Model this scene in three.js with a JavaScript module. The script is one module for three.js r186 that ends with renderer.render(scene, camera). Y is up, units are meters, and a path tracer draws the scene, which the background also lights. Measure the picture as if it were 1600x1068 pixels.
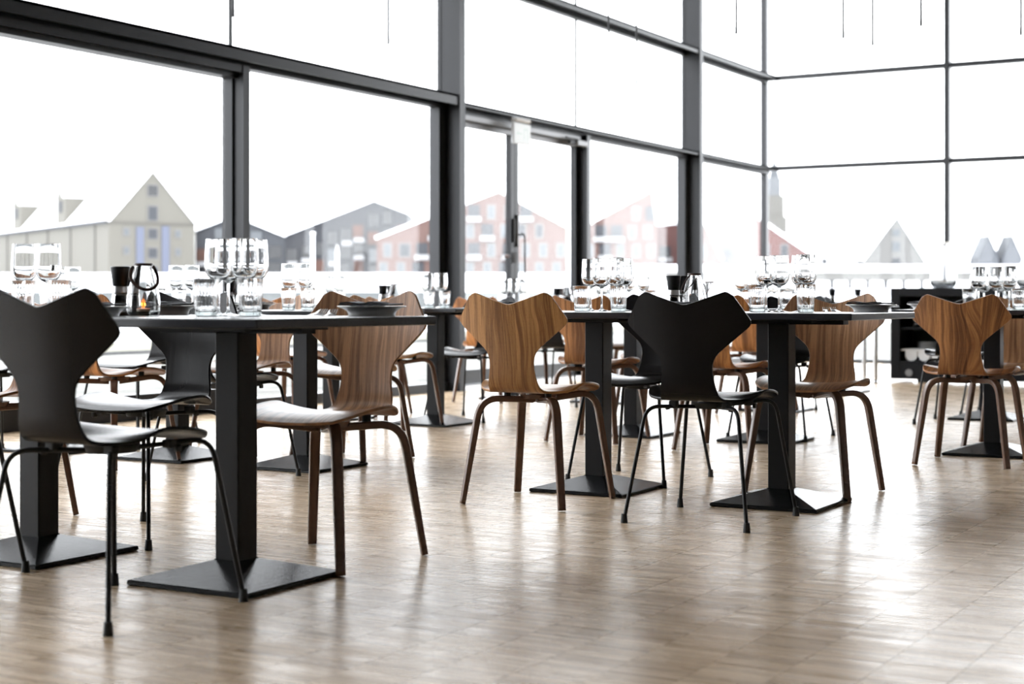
import * as THREE from 'three';
import { RoundedBoxGeometry } from 'three/addons/geometries/RoundedBoxGeometry.js';
import { RectAreaLightUniformsLib } from 'three/addons/lights/RectAreaLightUniformsLib.js';
import { mergeGeometries } from 'three/addons/utils/BufferGeometryUtils.js';

// ---------------------------------------------------------------- camera, sky, exposure
// The building runs along u (into the room, world -Z) and v (towards the window wall, world -X).
const scene = new THREE.Scene();
const camera = new THREE.PerspectiveCamera(2 * Math.atan(534 / 2420) * 180 / Math.PI, 1600 / 1068, 0.05, 900);
camera.position.set(0, 0.77, 0);
camera.rotation.y = Math.PI / 6;
camera.setViewOffset(1600, 1068, 0, 64, 1600, 1068);          // a shifted lens keeps the verticals upright
camera.focus = 5.75;
camera.userData.fStop = 3.0;
scene.add(camera);
scene.background = new THREE.Color(0.93, 0.965, 1.0);          // even winter overcast
scene.backgroundIntensity = 1.0;
const renderer = new THREE.WebGLRenderer({ antialias: true });
renderer.toneMapping = THREE.LinearToneMapping;
renderer.toneMappingExposure = 7.6;
renderer.shadowMap.enabled = true;
RectAreaLightUniformsLib.init();

// ---------------------------------------------------------------- helpers
let seed = 7;
const rnd = () => { seed = (seed * 1664525 + 1013904223) >>> 0; return seed / 4294967296; };
const rr = (a, b) => a + (b - a) * rnd();
const V = (x, y, z) => new THREE.Vector3(x, y, z);
const P = (u, v, z) => V(-v, z, -u);
const used = {};
function numbered(name) {
  const n = used[name] = (used[name] ?? -1) + 1;
  return n ? `${name}_${String(n).padStart(3, '0')}` : name;
}
const clean = (g) => { const n = g.index ? g.toNonIndexed() : g; for (const k of Object.keys(n.attributes)) if (!['position', 'normal', 'uv'].includes(k)) n.deleteAttribute(k); if (!n.attributes.uv) n.setAttribute('uv', new THREE.BufferAttribute(new Float32Array(n.attributes.position.count * 2), 2)); n.clearGroups(); return n; };
const merge = (list) => list.length === 1 ? list[0] : mergeGeometries(list.map(clean));
function mesh(name, geo, mat, parent) {
  const m = new THREE.Mesh(Array.isArray(geo) ? merge(geo) : geo, mat);
  m.name = numbered(name); m.castShadow = m.receiveShadow = true;
  parent?.add(m); return m;
}
function tag(o, label, category, group, kind) {
  if (label) o.userData.label = label;
  if (category) o.userData.category = category;
  if (group) o.userData.group = group;
  if (kind) o.userData.kind = kind;
  return o;
}
function thing(name, pos, turn = 0) {
  const g = new THREE.Group(); g.name = numbered(name);
  if (pos) g.position.copy(pos); g.rotation.y = turn; scene.add(g); return g;
}
function copy(src, name, pos, turn = 0) {
  const c = src.clone(); c.name = numbered(name); c.position.copy(pos); c.rotation.y = turn; scene.add(c); return c;
}
function structure(name) { const g = thing(name); g.userData.kind = 'structure'; return g; }
const box = (w, h, d, x = 0, y = 0, z = 0) => new THREE.BoxGeometry(w, h, d).translate(x, y, z);
const rbox = (w, h, d, r, x = 0, y = 0, z = 0, s = 2) => new RoundedBoxGeometry(w, h, d, s, r).translate(x, y, z);
// a box given by its extent in the building's own axes
const bu = (u0, u1, v0, v1, z0, z1) => box(v1 - v0, z1 - z0, u1 - u0, -(v0 + v1) / 2, (z0 + z1) / 2, -(u0 + u1) / 2);
const cyl = (r0, r1, h, x = 0, y = 0, z = 0, n = 24) => new THREE.CylinderGeometry(r0, r1, h, n).translate(x, y + h / 2, z);
const lathe = (pts, n = 40) => new THREE.LatheGeometry(pts.map(([x, y]) => new THREE.Vector2(x, y)), n);
function tube(pts, r, seg = 40, radial = 10) {
  return new THREE.TubeGeometry(new THREE.CatmullRomCurve3(pts, false, 'catmullrom', 0.2), seg, r, radial, false);
}
function curveAt(pts) {                                     // smooth interpolation of [x, y] pairs
  return (x) => {
    if (x <= pts[0][0]) return pts[0][1];
    for (let i = 1; i < pts.length; i++) if (x <= pts[i][0]) {
      const [x1, y1] = pts[i - 1], [x2, y2] = pts[i], p0 = pts[Math.max(0, i - 2)], p3 = pts[Math.min(pts.length - 1, i + 1)];
      const h = x2 - x1, t = (x - x1) / h, m1 = (y2 - p0[1]) / (x2 - p0[0]) * h, m2 = (p3[1] - y1) / (p3[0] - x1) * h;
      return y1 * (2 * t ** 3 - 3 * t * t + 1) + m1 * (t ** 3 - 2 * t * t + t) + y2 * (-2 * t ** 3 + 3 * t * t) + m2 * (t ** 3 - t * t);
    }
    return pts[pts.length - 1][1];
  };
}
const smooth = (a, b, x) => { const t = Math.min(1, Math.max(0, (x - a) / (b - a))); return t * t * (3 - 2 * t); };
// value noise on a lattice
function hash(x, y, s) { let h = (x * 374761393 + y * 668265263 + s * 982451653) | 0; h = Math.imul(h ^ (h >>> 13), 1274126177); return ((h ^ (h >>> 16)) >>> 0) / 4294967296; }
function noise(x, y, s, px = 4096, py = 4096) {
  const xi = Math.floor(x), yi = Math.floor(y), fx = x - xi, fy = y - yi, sx = fx * fx * (3 - 2 * fx), sy = fy * fy * (3 - 2 * fy);
  const w = (a, p) => ((a % p) + p) % p;
  const a = hash(w(xi, px), w(yi, py), s), b = hash(w(xi + 1, px), w(yi, py), s), c = hash(w(xi, px), w(yi + 1, py), s), d = hash(w(xi + 1, px), w(yi + 1, py), s);
  return a + (b - a) * sx + (c - a) * sy + (a - b - c + d) * sx * sy;
}
function texture(w, h, fn, srgb = true) {
  const data = new Uint8Array(w * h * 4);
  for (let y = 0, i = 0; y < h; y++) for (let x = 0; x < w; x++, i += 4) {
    const c = fn(x, y); data[i] = c[0]; data[i + 1] = c[1]; data[i + 2] = c[2]; data[i + 3] = 255;
  }
  const t = new THREE.DataTexture(data, w, h);
  t.wrapS = t.wrapT = THREE.RepeatWrapping; t.magFilter = THREE.LinearFilter; t.minFilter = THREE.LinearMipmapLinearFilter; t.generateMipmaps = true;
  if (srgb) t.colorSpace = THREE.SRGBColorSpace;
  t.needsUpdate = true; return t;
}
const std = (o) => new THREE.MeshStandardMaterial(o);
const phy = (o) => new THREE.MeshPhysicalMaterial(o);
const lin = (r, g, b) => new THREE.Color(r, g, b);

// ---------------------------------------------------------------- materials
// walnut veneer: narrow leaves laid side by side, grain along y
function walnut(s, dark, light, figure) {
  const W = 512, H = 1024;
  const leaves = []; for (let x = 0; x < W;) { const w = 44 + hash(leaves.length, 3, s) * 44; leaves.push([x, x + w, hash(leaves.length, 9, s)]); x += w; }
  return texture(W, H, (x, y) => {
    let tone = 0.5, edge = 0;
    for (const [a, b, t] of leaves) if (x >= a && x < b) { tone = t; edge = (x - a) < 2 ? 1 : 0; }
    const bend = (noise(x / 90, y / 260, s + 1) - 0.5) * 70 * figure + (noise(x / 40, y / 90, s + 2) - 0.5) * 10;
    const xx = x + bend;
    let g = 0.42 * noise(xx / 13, y / 420, s + 3) + 0.30 * noise(xx / 5, y / 200, s + 4) + 0.28 * noise(xx / 2, y / 70, s + 5);
    const pore = noise(xx / 1.1, y / 16, s + 6) > 0.80 ? 0.16 : 0;
    let k = 0.12 + 0.72 * smooth(0.22, 0.78, g) + (tone - 0.5) * 0.34 - pore + edge * 0.14;
    k = Math.min(1, Math.max(0, k));
    return [0, 1, 2].map((i) => Math.round(dark[i] + (light[i] - dark[i]) * k));
  });
}
const walnutMaps = [
  walnut(11, [110, 74, 45], [196, 146, 94], 0.35),
  walnut(23, [90, 57, 35], [184, 128, 80], 1.3),
  walnut(37, [106, 76, 54], [188, 142, 104], 0.25),
  walnut(53, [102, 64, 37], [200, 136, 80], 0.8),
];
const M = {};
M.walnut = walnutMaps.map((map) => phy({ map, roughness: 0.34, specularIntensity: 0.6 }));
const legGrain = texture(128, 512, (x, y) => { const g = 0.5 * noise(x / 6, y / 160, 71) + 0.5 * noise(x / 2, y / 40, 72); const k = 0.25 + 0.6 * g; return [70 + 56 * k, 49 + 44 * k, 38 + 36 * k]; });
M.legWood = phy({ map: legGrain, roughness: 0.27, specularIntensity: 1 });
const ashBump = texture(256, 512, (x, y) => { const g = 255 * (0.5 * noise(x / 3, y / 140, 81) + 0.5 * noise(x / 1.3, y / 50, 82)); return [g, g, g]; }, false);
M.blackAsh = phy({ color: lin(0.0066, 0.0056, 0.0058), roughness: 0.27, specularIntensity: 0.34, bumpMap: ashBump, bumpScale: 0.00018 });
M.tubeBlack = phy({ specularIntensity: 0.6, color: lin(0.01, 0.0095, 0.0105), roughness: 0.34 });
M.rubber = std({ color: lin(0.012, 0.012, 0.012), roughness: 0.6 });
const fine = texture(256, 256, (x, y) => { const g = 255 * (0.6 * noise(x / 2, y / 2, 91, 128, 128) + 0.4 * noise(x / 7, y / 7, 92)); return [g, g, g]; }, false);
M.tableTop = phy({ specularIntensity: 0.8, color: lin(0.021, 0.022, 0.026), roughness: 0.22, bumpMap: fine, bumpScale: 0.00004 });
M.steelBlack = phy({ color: lin(0.0075, 0.0074, 0.0085), roughness: 0.36, specularIntensity: 0.4 });
M.iron = phy({ specularIntensity: 0.36, color: lin(0.008, 0.0085, 0.0095), roughness: 0.24, bumpMap: fine, bumpScale: 0.0004 });
M.frame = phy({ specularIntensity: 0.55, color: lin(0.0125, 0.013, 0.0155), roughness: 0.38 });
M.frameDark = phy({ specularIntensity: 0.7, color: lin(0.02, 0.021, 0.025), roughness: 0.35 });
M.frameLight = phy({ color: lin(0.2, 0.2, 0.205), roughness: 0.4, metalness: 0.3 });
M.gasket = std({ color: lin(0.01, 0.011, 0.012), roughness: 0.6 });
M.pane = phy({ color: 0xffffff, specularIntensity: 0.35, transmission: 1, roughness: 0, thickness: 0, ior: 1.5 });
M.glass = phy({ color: 0xffffff, transmission: 1, roughness: 0, thickness: 0.01, ior: 1.5, attenuationColor: new THREE.Color(0.665, 0.68, 0.68), attenuationDistance: 0.014 });
M.vaseGlass = phy({ color: 0xffffff, transmission: 1, roughness: 0, thickness: 0.02, ior: 1.5, attenuationColor: new THREE.Color(0.62, 0.63, 0.64), attenuationDistance: 0.045 });
M.chrome = phy({ color: lin(0.72, 0.72, 0.73), metalness: 1, roughness: 0.14 });
M.steel = phy({ color: lin(0.6, 0.6, 0.6), metalness: 1, roughness: 0.28 });
M.porcelain = phy({ color: lin(0.72, 0.72, 0.71), roughness: 0.22 });
M.cloth = phy({ color: lin(0.02, 0.02, 0.023), roughness: 0.8, sheen: 0.4, sheenColor: lin(0.4, 0.4, 0.45), sheenRoughness: 0.5 });
M.plastic = phy({ color: lin(0.011, 0.011, 0.012), roughness: 0.36 });
const pepperMap = texture(128, 128, (x, y) => { const g = noise(x / 5, y / 5, 101) * noise(x / 2, y / 2, 102); return [18 + 90 * g, 14 + 70 * g, 12 + 58 * g]; });
M.pepper = std({ map: pepperMap, roughness: 0.8 });
M.leather = phy({ color: lin(0.055, 0.022, 0.014), roughness: 0.45 });
M.wax = std({ color: lin(0.8, 0.75, 0.65), roughness: 0.6 });
M.flame = std({ color: 0x000000, emissive: lin(1, 0.25, 0.03), emissiveIntensity: 0.25 });
M.plaster = std({ color: lin(0.36, 0.35, 0.34), roughness: 0.9 });
M.darkWall = std({ color: lin(0.11, 0.11, 0.11), roughness: 0.9 });
M.ceiling = std({ color: lin(0.24, 0.235, 0.23), roughness: 0.9 });
M.subfloor = std({ color: lin(0.02, 0.016, 0.012), roughness: 0.9 });
const snowMap = texture(256, 256, (x, y) => { const g = 222 + 26 * noise(x / 24, y / 24, 111, 11, 11) + 7 * noise(x / 3, y / 3, 112); return [g, g, Math.min(255, g + 3)]; });
M.snow = std({ map: snowMap, roughness: 0.95 });
M.cabinet = phy({ specularIntensity: 0.3, color: lin(0.007, 0.007, 0.0085), roughness: 0.5, bumpMap: ashBump, bumpScale: 0.0001 });
M.white = std({ color: lin(0.75, 0.75, 0.75), roughness: 0.5 });

// industrial parquet: 8-10 mm strips lying across v in panels 160 mm wide; 2.56 m square tile
const FT = 2.56, FN = 2048;
const stripAt = (x, y) => {                                   // x along v, y along u
  const col = Math.floor(x / 128), o = hash(col, 1, 201) * 20, k = (y + o) / 8.53, row = Math.floor(k);
  return [col, ((row % 240) + 240) % 240, k - row];
};
const floorMap = texture(FN, FN, (x, y) => {
  const [c, r, f] = stripAt(x, y), t = hash(c, r, 202), t2 = hash(c, r, 203);
  const grain = noise(x / 50, y / 1.6 + r * 13, 204) * 0.6 + noise(x / 9, y / 1.2, 205) * 0.4;
  let k = 0.10 + 0.74 * t + 0.36 * (grain - 0.5) + 0.1 * (noise(x / 300, y / 300, 206, 7, 7) - 0.5);
  if (t2 > 0.92) k -= 0.22;
  if (f < 0.1) k -= 0.1;
  const e = x % 128; if (e < 1 || e > 126.5) k -= 0.16;
  k = Math.min(1, Math.max(0, k));
  return [160 + 82 * k, 135 + 85 * k, 104 + 89 * k];
});
const floorNormal = texture(FN, FN, (x, y) => {
  const [c, r] = stripAt(x, y), a = (hash(c, r, 211) - 0.5) * 0.04, b = (hash(c, r, 212) - 0.5) * 0.006 + (noise(x / 90, y / 90, 213, 23, 23) - 0.5) * 0.012;
  return [127.5 + 127 * b, 127.5 + 127 * a, 254];
}, false);
const floorRough = texture(FN, FN, (x, y) => {
  const [c, r] = stripAt(x, y), g = 60 + 24 * hash(c, r, 221) + 18 * (noise(x / 60, y / 60, 222, 34, 34) - 0.5);
  return [g, g, g];
}, false);
M.floor = phy({ map: floorMap, normalMap: floorNormal, roughnessMap: floorRough, roughness: 1, specularIntensity: 0.33, ior: 1.5 });

// ---------------------------------------------------------------- the setting
const WV = 7.2, BU = 19.0, CH = 5.6, RV = -6.4, REAR = -5.4;
{ // floor: panels of industrial parquet on a dark screed
  const floor = structure('floor');
  mesh('screed', bu(REAR, BU, RV, WV, -0.3, -0.0142), M.subfloor, floor);
  const pv = 0.16, pu = 0.64, shapes = {};
  const shape = (ci, ri) => {
    const key = ci + '_' + ri; if (shapes[key]) return shapes[key];
    const g = new THREE.BoxGeometry(pv - 0.0009, 0.014, pu - 0.0004).translate(0, -0.007, 0), p = g.attributes.position, uv = g.attributes.uv;
    for (let i = 0; i < p.count; i++) uv.setXY(i, (ci * pv + pv / 2 - p.getX(i)) / FT, (ri * 0.32 + pu / 2 - p.getZ(i)) / FT);
    return shapes[key] = g;
  };
  const all = [];
  for (let i = Math.floor(RV / pv); i * pv < WV - 0.02; i++) for (let j = Math.floor(REAR / pu) - 1; j * pu < BU; j++) {
    const v0 = i * pv, u0 = j * pu + (((i % 2) + 2) % 2) * 0.32; if (v0 < RV || u0 < REAR) continue;
    if (v0 + pv > WV + 0.1 || u0 + pu > BU + 0.05) continue;
    const u = u0 + pu / 2, v = v0 + pv / 2, d = u * 0.866 + v * 0.5, x = u * 0.5 - v * 0.866;
    const px = 800 + 2420 * x / d, py = 470 + 2420 * 0.77 / d, seen = d > 2.4 && px > -250 && px < 1850;
    all.push({ u, v, ci: ((i % 16) + 16) % 16, ri: (((j * 2 + ((i % 2) + 2) % 2) % 8) + 8) % 8, rank: seen ? d : 1000 + Math.abs(d) });
  }
  all.sort((a, b) => a.rank - b.rank);
  const rest = [];
  all.forEach((t, n) => {
    const g = shape(t.ci, t.ri), at = P(t.u, t.v, 0);
    if (n < 300) mesh('parquet_panel', g, M.floor, floor).position.copy(at);
    else rest.push(clean(g).clone().translate(at.x, at.y, at.z));
  });
  mesh('parquet_field', mergeGeometries(rest), M.floor, floor).userData.kind = 'stuff';
}
{
  const c = structure('ceiling');
  mesh('ceiling_slab', bu(REAR - 0.3, BU + 0.3, RV - 0.3, WV + 0.3, CH, CH + 0.3), M.ceiling, c);
  const r = structure('wall_right'); mesh('plaster_wall', bu(REAR - 0.3, BU + 0.2, RV - 0.3, RV, -0.3, CH), M.plaster, r);
  const b = structure('wall_rear'); mesh('plaster_wall', bu(REAR - 0.3, REAR, RV, WV + 0.2, -0.3, CH), M.darkWall, b);
}
const columns = [0.86, 6.06, 11.26, 16.45], mullions = [-1.74, 3.46, 8.49, 13.75];
{ // window wall on the left: steel fins, transoms, thin joints
  const w = structure('wall_left');
  for (const u of columns) {
    mesh('column', [bu(u - 0.012, u + 0.012, WV - 0.2, WV, 0, CH), bu(u - 0.045, u + 0.045, WV - 0.212, WV - 0.195, 0, CH), bu(u - 0.045, u + 0.045, WV - 0.02, WV + 0.02, 0, CH), bu(u - 0.04, u - 0.012, WV - 0.195, WV - 0.02, 0, CH)], M.frame, w);
    mesh('column_frame', bu(u - 0.15, u - 0.045, WV - 0.07, WV + 0.03, 0.02, 2.42), M.frameDark, w);
  }
  const ends = [-1.74, ...columns, BU];
  mesh('plaster_wall', bu(REAR, -1.8, WV - 0.1, WV + 0.2, -0.3, CH), M.plaster, w);
  for (let i = 0; i + 1 < ends.length; i++) {
    const a = ends[i] + (i ? 0.046 : 0), b = ends[i + 1] - (i + 2 < ends.length ? 0.046 : 0.02), deep = b < 11.3;
    // a channel section: shelf, inner lip and outer web
    const z1 = deep ? 2.53 : 2.475, z0 = deep ? 2.42 : 2.405;
    mesh('transom', [bu(a, b, WV - 0.2, WV + 0.02, z1 - 0.02, z1), bu(a, b, WV - 0.2, WV - 0.185, z0 + (deep ? 0.02 : 0.035), z1), bu(a, b, WV - 0.08, WV + 0.02, z0, z1 - 0.02)], M.frame, w);
    mesh('transom', [bu(a, b, WV - 0.2, WV + 0.02, 3.635, 3.655), bu(a, b, WV - 0.2, WV - 0.186, 3.6, 3.655), bu(a, b, WV - 0.05, WV + 0.02, 3.585, 3.635)], M.frame, w);
    mesh('transom', bu(a, b, WV - 0.2, WV + 0.02, 4.9, 4.96), M.frame, w);
  }
  for (const u of mullions) {
    mesh('mullion', [bu(u - 0.035, u + 0.035, WV - 0.14, WV - 0.06, 0.02, 2.42), bu(u - 0.055, u + 0.055, WV - 0.06, WV + 0.03, 0.02, 2.42)], M.frame, w);
    mesh('mullion_cap', bu(u - 0.036, u + 0.036, WV - 0.146, WV - 0.1395, 0.02, 2.42), M.frameDark, w);
    mesh('glass_joint', bu(u - 0.011, u + 0.011, WV - 0.008, WV + 0.012, 2.5, CH), M.gasket, w);
  }
  mesh('top_beam', bu(REAR, BU, WV - 0.2, WV + 0.05, CH - 0.25, CH), M.frame, w);
  mesh('corner_post', bu(BU - 0.05, BU + 0.03, WV - 0.05, WV + 0.03, 0, CH), M.frameDark, w);
}
{ // windows and doors of that wall
  const bays = [];
  const all = [...columns, ...mullions].sort((a, b) => a - b); all.push(BU);
  for (let i = 0; i + 1 < all.length; i++) bays.push([all[i], all[i + 1]]);
  let n = 0;
  for (const [a, b] of bays) {
    const door = Math.abs(a - 11.26) < 0.1, slide = Math.abs(a - 6.06) < 0.1;
    if (!door) {
      const g = structure(`window_${++n}`);
      const rail = slide ? 0.165 : 0.075;
      mesh('pane', bu(a + 0.07, b - 0.07, WV - 0.006, WV + 0.006, rail - 0.01, slide ? 2.35 : 2.42), M.pane, g);
      mesh('sill', bu(a + 0.045, b - 0.035, WV - 0.1, WV + 0.04, 0.0, rail), slide ? M.frame : M.frameDark, g);
      if (slide) mesh('head_frame', [bu(a + 0.045, b - 0.035, WV - 0.1, WV + 0.02, 2.335, 2.42), bu(a + 0.045, b - 0.035, WV - 0.14, WV - 0.1, 2.37, 2.42)], M.frame, g);
      mesh('pane', bu(a + 0.01, b - 0.01, WV - 0.006, WV + 0.006, 2.47, 3.62), M.pane, g);
      mesh('pane', bu(a + 0.01, b - 0.01, WV - 0.006, WV + 0.006, 3.645, CH - 0.1), M.pane, g);
    } else {
      const g = structure('window_over_door');
      mesh('pane', bu(a + 0.01, b - 0.01, WV - 0.006, WV + 0.006, 2.47, 3.62), M.pane, g);
      mesh('pane', bu(a + 0.01, b - 0.01, WV - 0.006, WV + 0.006, 3.645, CH - 0.1), M.pane, g);
    }
  }
  // the double door
  const d0 = 11.31, d1 = 13.70, dm = 12.42;
  const trim = structure('trim_1');
  mesh('door_head', [bu(d0, d1, WV - 0.1, WV + 0.02, 2.34, 2.41)], M.frameDark, trim);
  mesh('closer_rail', bu(d0 + 0.05, d1 - 0.1, WV - 0.13, WV - 0.09, 2.345, 2.385), M.frameLight, trim);
  mesh('threshold', bu(d0, d1, WV - 0.16, WV + 0.03, 0, 0.035), M.steel, trim);
  [[d0, dm], [dm, d1]].forEach(([a, b], i) => {
    const g = structure(`door_${i + 1}`);
    mesh('stile', bu(a + 0.004, a + 0.07, WV - 0.06, WV, 0.04, 2.34), M.frame, g);
    mesh('stile', bu(b - 0.07, b - 0.004, WV - 0.06, WV, 0.04, 2.34), M.frame, g);
    mesh('rail', bu(a + 0.07, b - 0.07, WV - 0.06, WV, 2.3, 2.34), M.frameLight, g);
    mesh('rail', bu(a + 0.07, b - 0.07, WV - 0.06, WV, 0.04, 0.165), M.frame, g);
    mesh('pane', bu(a + 0.07, b - 0.07, WV - 0.034, WV - 0.026, 0.16, 2.31), M.pane, g);
    if (i === 1) {
      const u = a + 0.035;
      mesh('handle_plate', rbox(0.02, 0.3, 0.035, 0.008, -(WV - 0.07), 1.42, -u), M.frameLight, g);
      mesh('pull_bar', tube([P(u + 0.01, WV - 0.07, 1.38), P(u + 0.01, WV - 0.12, 1.39), P(u + 0.01, WV - 0.14, 1.36), P(u + 0.01, WV - 0.14, 1.2), P(u + 0.01, WV - 0.14, 0.92), P(u + 0.01, WV - 0.07, 0.9)], 0.008, 60), M.tubeBlack, g);
    } else {
      const u = b - 0.03;
      mesh('handle_plate', rbox(0.02, 0.22, 0.03, 0.006, -(WV - 0.07), 1.42, -u), M.rubber, g);
      mesh('lock_case', rbox(0.03, 0.1, 0.07, 0.006, -(WV - 0.075), 1.17, -(u - 0.02)), M.rubber, g);
      mesh('lock_knob', cyl(0.018, 0.018, 0.04, 0, 0, 0).rotateZ(Math.PI / 2).translate(-(WV - 0.075), 1.18, -(u - 0.1)), M.leather, g);
    }
  });
}
{ // back window wall: slender frames
  const w = structure('wall_back');
  const vs = [7.17, 4.83, 2.43, 0.03], EV = -0.4;
  mesh('plaster_wall', bu(BU - 0.1, BU + 0.2, RV, EV, -0.3, CH), M.plaster, w);
  for (const v of vs.slice(1)) mesh('mullion', bu(BU - 0.09, BU + 0.04, v - 0.032, v + 0.032, 0, CH), M.frameDark, w);
  for (let i = 0; i < vs.length; i++) {
    const a = i + 1 < vs.length ? vs[i + 1] + 0.033 : EV, b = vs[i] - 0.033;
    for (const z of [2.475, 3.635, 4.93]) mesh('transom', bu(BU - 0.07, BU + 0.04, a, b, z - 0.028, z + 0.028), M.frameDark, w);
    mesh('sill', bu(BU - 0.06, BU + 0.04, a, b, 0, 0.04), M.frameDark, w);
    const g = structure(`window_${20 + i}`);
    for (const [z0, z1] of [[0.04, 2.447], [2.503, 3.607], [3.663, 4.90], [4.96, CH - 0.05]]) mesh('pane', bu(BU - 0.006, BU + 0.006, a, b, z0, z1), M.pane, g);
  }
  mesh('top_beam', bu(BU - 0.1, BU + 0.1, EV, WV, CH - 0.12, CH), M.frame, w);
}

// ---------------------------------------------------------------- chairs
// the shell is drawn flat (a across, b along from the top of the back to the front of the seat) and then bent along its profile
const profile = new THREE.CatmullRomCurve3([
  V(0, 0.800, -0.246), V(0, 0.70, -0.232), V(0, 0.60, -0.221), V(0, 0.52, -0.215), V(0, 0.475, -0.209), V(0, 0.447, -0.196), V(0, 0.432, -0.170),
  V(0, 0.429, -0.125), V(0, 0.432, -0.06), V(0, 0.438, 0.01), V(0, 0.4415, 0.07), V(0, 0.4390, 0.12), V(0, 0.4300, 0.160), V(0, 0.4170, 0.189)], false, 'centripetal');
const PL = profile.getLength();
const half = curveAt([[0, .157], [.004, .1665], [.011, .174], [.025, .183], [.055, .2015], [.080, .2175], [.092, .2245], [.101, .2272], [.110, .2255], [.122, .2155], [.140, .1950], [.175, .1535], [.200, .1240], [.212, .1112], [.224, .1020], [.238, .0957], [.256, .0925], [.276, .0925], [.30, .0955],
  [.33, .1015], [.37, .110], [.405, .123], [.43, .151], [.452, .186], [.473, .203], [.50, .2115], [.54, .2150], [.60, .2140], [.65, .2090], [.69, .199], [.72, .184], [.742, .166], [.760, .143], [.772, .115], [PL, .06]]);
function shellPoint(t, q) {
  const row = q * PL, at = Math.abs(t);
  const f = Math.sqrt(at * at + 0.008) - 0.0894, off = at < 0.93 ? 0.044 * (1 - f / 0.845) * (1 - 0.12 * smooth(0.75, 0.93, at)) : 0.003 * smooth(0.93, 1, at);
  const b = row + off * (1 - smooth(0, 0.16, row)) - 0.016 * at * at * smooth(PL - 0.11, PL, row);
  const a = t * half(row);
  const p = profile.getPointAt(Math.min(1, Math.max(0, b / PL)));
  const inBack = 1 - smooth(0.30, 0.44, b), inSeat = smooth(0.42, 0.52, b);
  const z = p.z + inBack * 0.62 * a * a;                                       // the ears wrap forwards
  const lift = inSeat * (1 - 0.95 * smooth(0.50, 0.73, b)) * 0.60 * a * a;       // the seat is dished
  return V(a, p.y + lift, -z);
}
function shellGeometry(thick = 0.0095) {
  const NT = 36, NQ = 72, grid = [], nor = [];
  for (let j = 0; j <= NQ; j++) for (let i = 0; i <= NT; i++) {
    const t = -1 + 2 * i / NT, q = j / NQ, tt = Math.sign(t) * (1 - Math.pow(1 - Math.abs(t), 1.25));
    grid.push(shellPoint(tt, q));
    const e = 0.004, du = shellPoint(Math.min(1, tt + e), q).sub(shellPoint(Math.max(-1, tt - e), q)), dv = shellPoint(tt, Math.min(1, q + e)).sub(shellPoint(tt, Math.max(0, q - e)));
    nor.push(du.cross(dv).normalize());
  }
  const id = (i, j) => j * (NT + 1) + i, pos = [], nrm = [], uv = [], idx = [];
  const put = (p, n, u, v) => { pos.push(p.x, p.y, p.z); nrm.push(n.x, n.y, n.z); uv.push(u, v); return pos.length / 3 - 1; };
  for (const s of [1, -1]) {
    const base = pos.length / 3;
    for (let j = 0; j <= NQ; j++) for (let i = 0; i <= NT; i++) {
      const k = id(i, j), n = nor[k].clone().multiplyScalar(s);
      put(grid[k].clone().addScaledVector(nor[k], s * thick / 2), n, grid[k].x * 2 + 0.5 + (s < 0 ? 0.31 : 0), 1 - j / NQ * PL * 1.0);
    }
    for (let j = 0; j < NQ; j++) for (let i = 0; i < NT; i++) {
      const a = base + id(i, j), b = base + id(i + 1, j), c = base + id(i, j + 1), d = base + id(i + 1, j + 1);
      if (s > 0) idx.push(a, b, c, b, d, c); else idx.push(a, c, b, b, c, d);
    }
  }
  const rim = [];
  for (let i = 0; i < NT; i++) rim.push([i, 0]); for (let j = 0; j < NQ; j++) rim.push([NT, j]);
  for (let i = NT; i > 0; i--) rim.push([i, NQ]); for (let j = NQ; j > 0; j--) rim.push([0, j]);
  const R = rim.length, base = pos.length / 3;
  rim.forEach(([i, j], n) => {
    const k = id(i, j), [pi, pj] = rim[(n + R - 1) % R], [ni, nj] = rim[(n + 1) % R];
    const along = grid[id(ni, nj)].clone().sub(grid[id(pi, pj)]).normalize(), out = along.clone().cross(nor[k]).normalize();
    for (const [s, e] of [[1, 0], [0.55, 0.0012], [-0.55, 0.0012], [-1, 0]]) put(grid[k].clone().addScaledVector(nor[k], s * thick / 2).addScaledVector(out, e), out.clone().addScaledVector(nor[k], s * 0.5).normalize(), 0.1 + n * 0.002, 0.3 + s * 0.004);
  });
  for (let n = 0; n < R; n++) for (let k = 0; k < 3; k++) { const a = base + n * 4 + k, b = base + ((n + 1) % R) * 4 + k; idx.push(a, a + 1, b, b, a + 1, b + 1); }
  const g = new THREE.BufferGeometry();
  g.setAttribute('position', new THREE.Float32BufferAttribute(pos, 3)); g.setAttribute('normal', new THREE.Float32BufferAttribute(nrm, 3)); g.setAttribute('uv', new THREE.Float32BufferAttribute(uv, 2));
  g.setIndex(idx); return g;
}
const shellGeo = shellGeometry();
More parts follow.
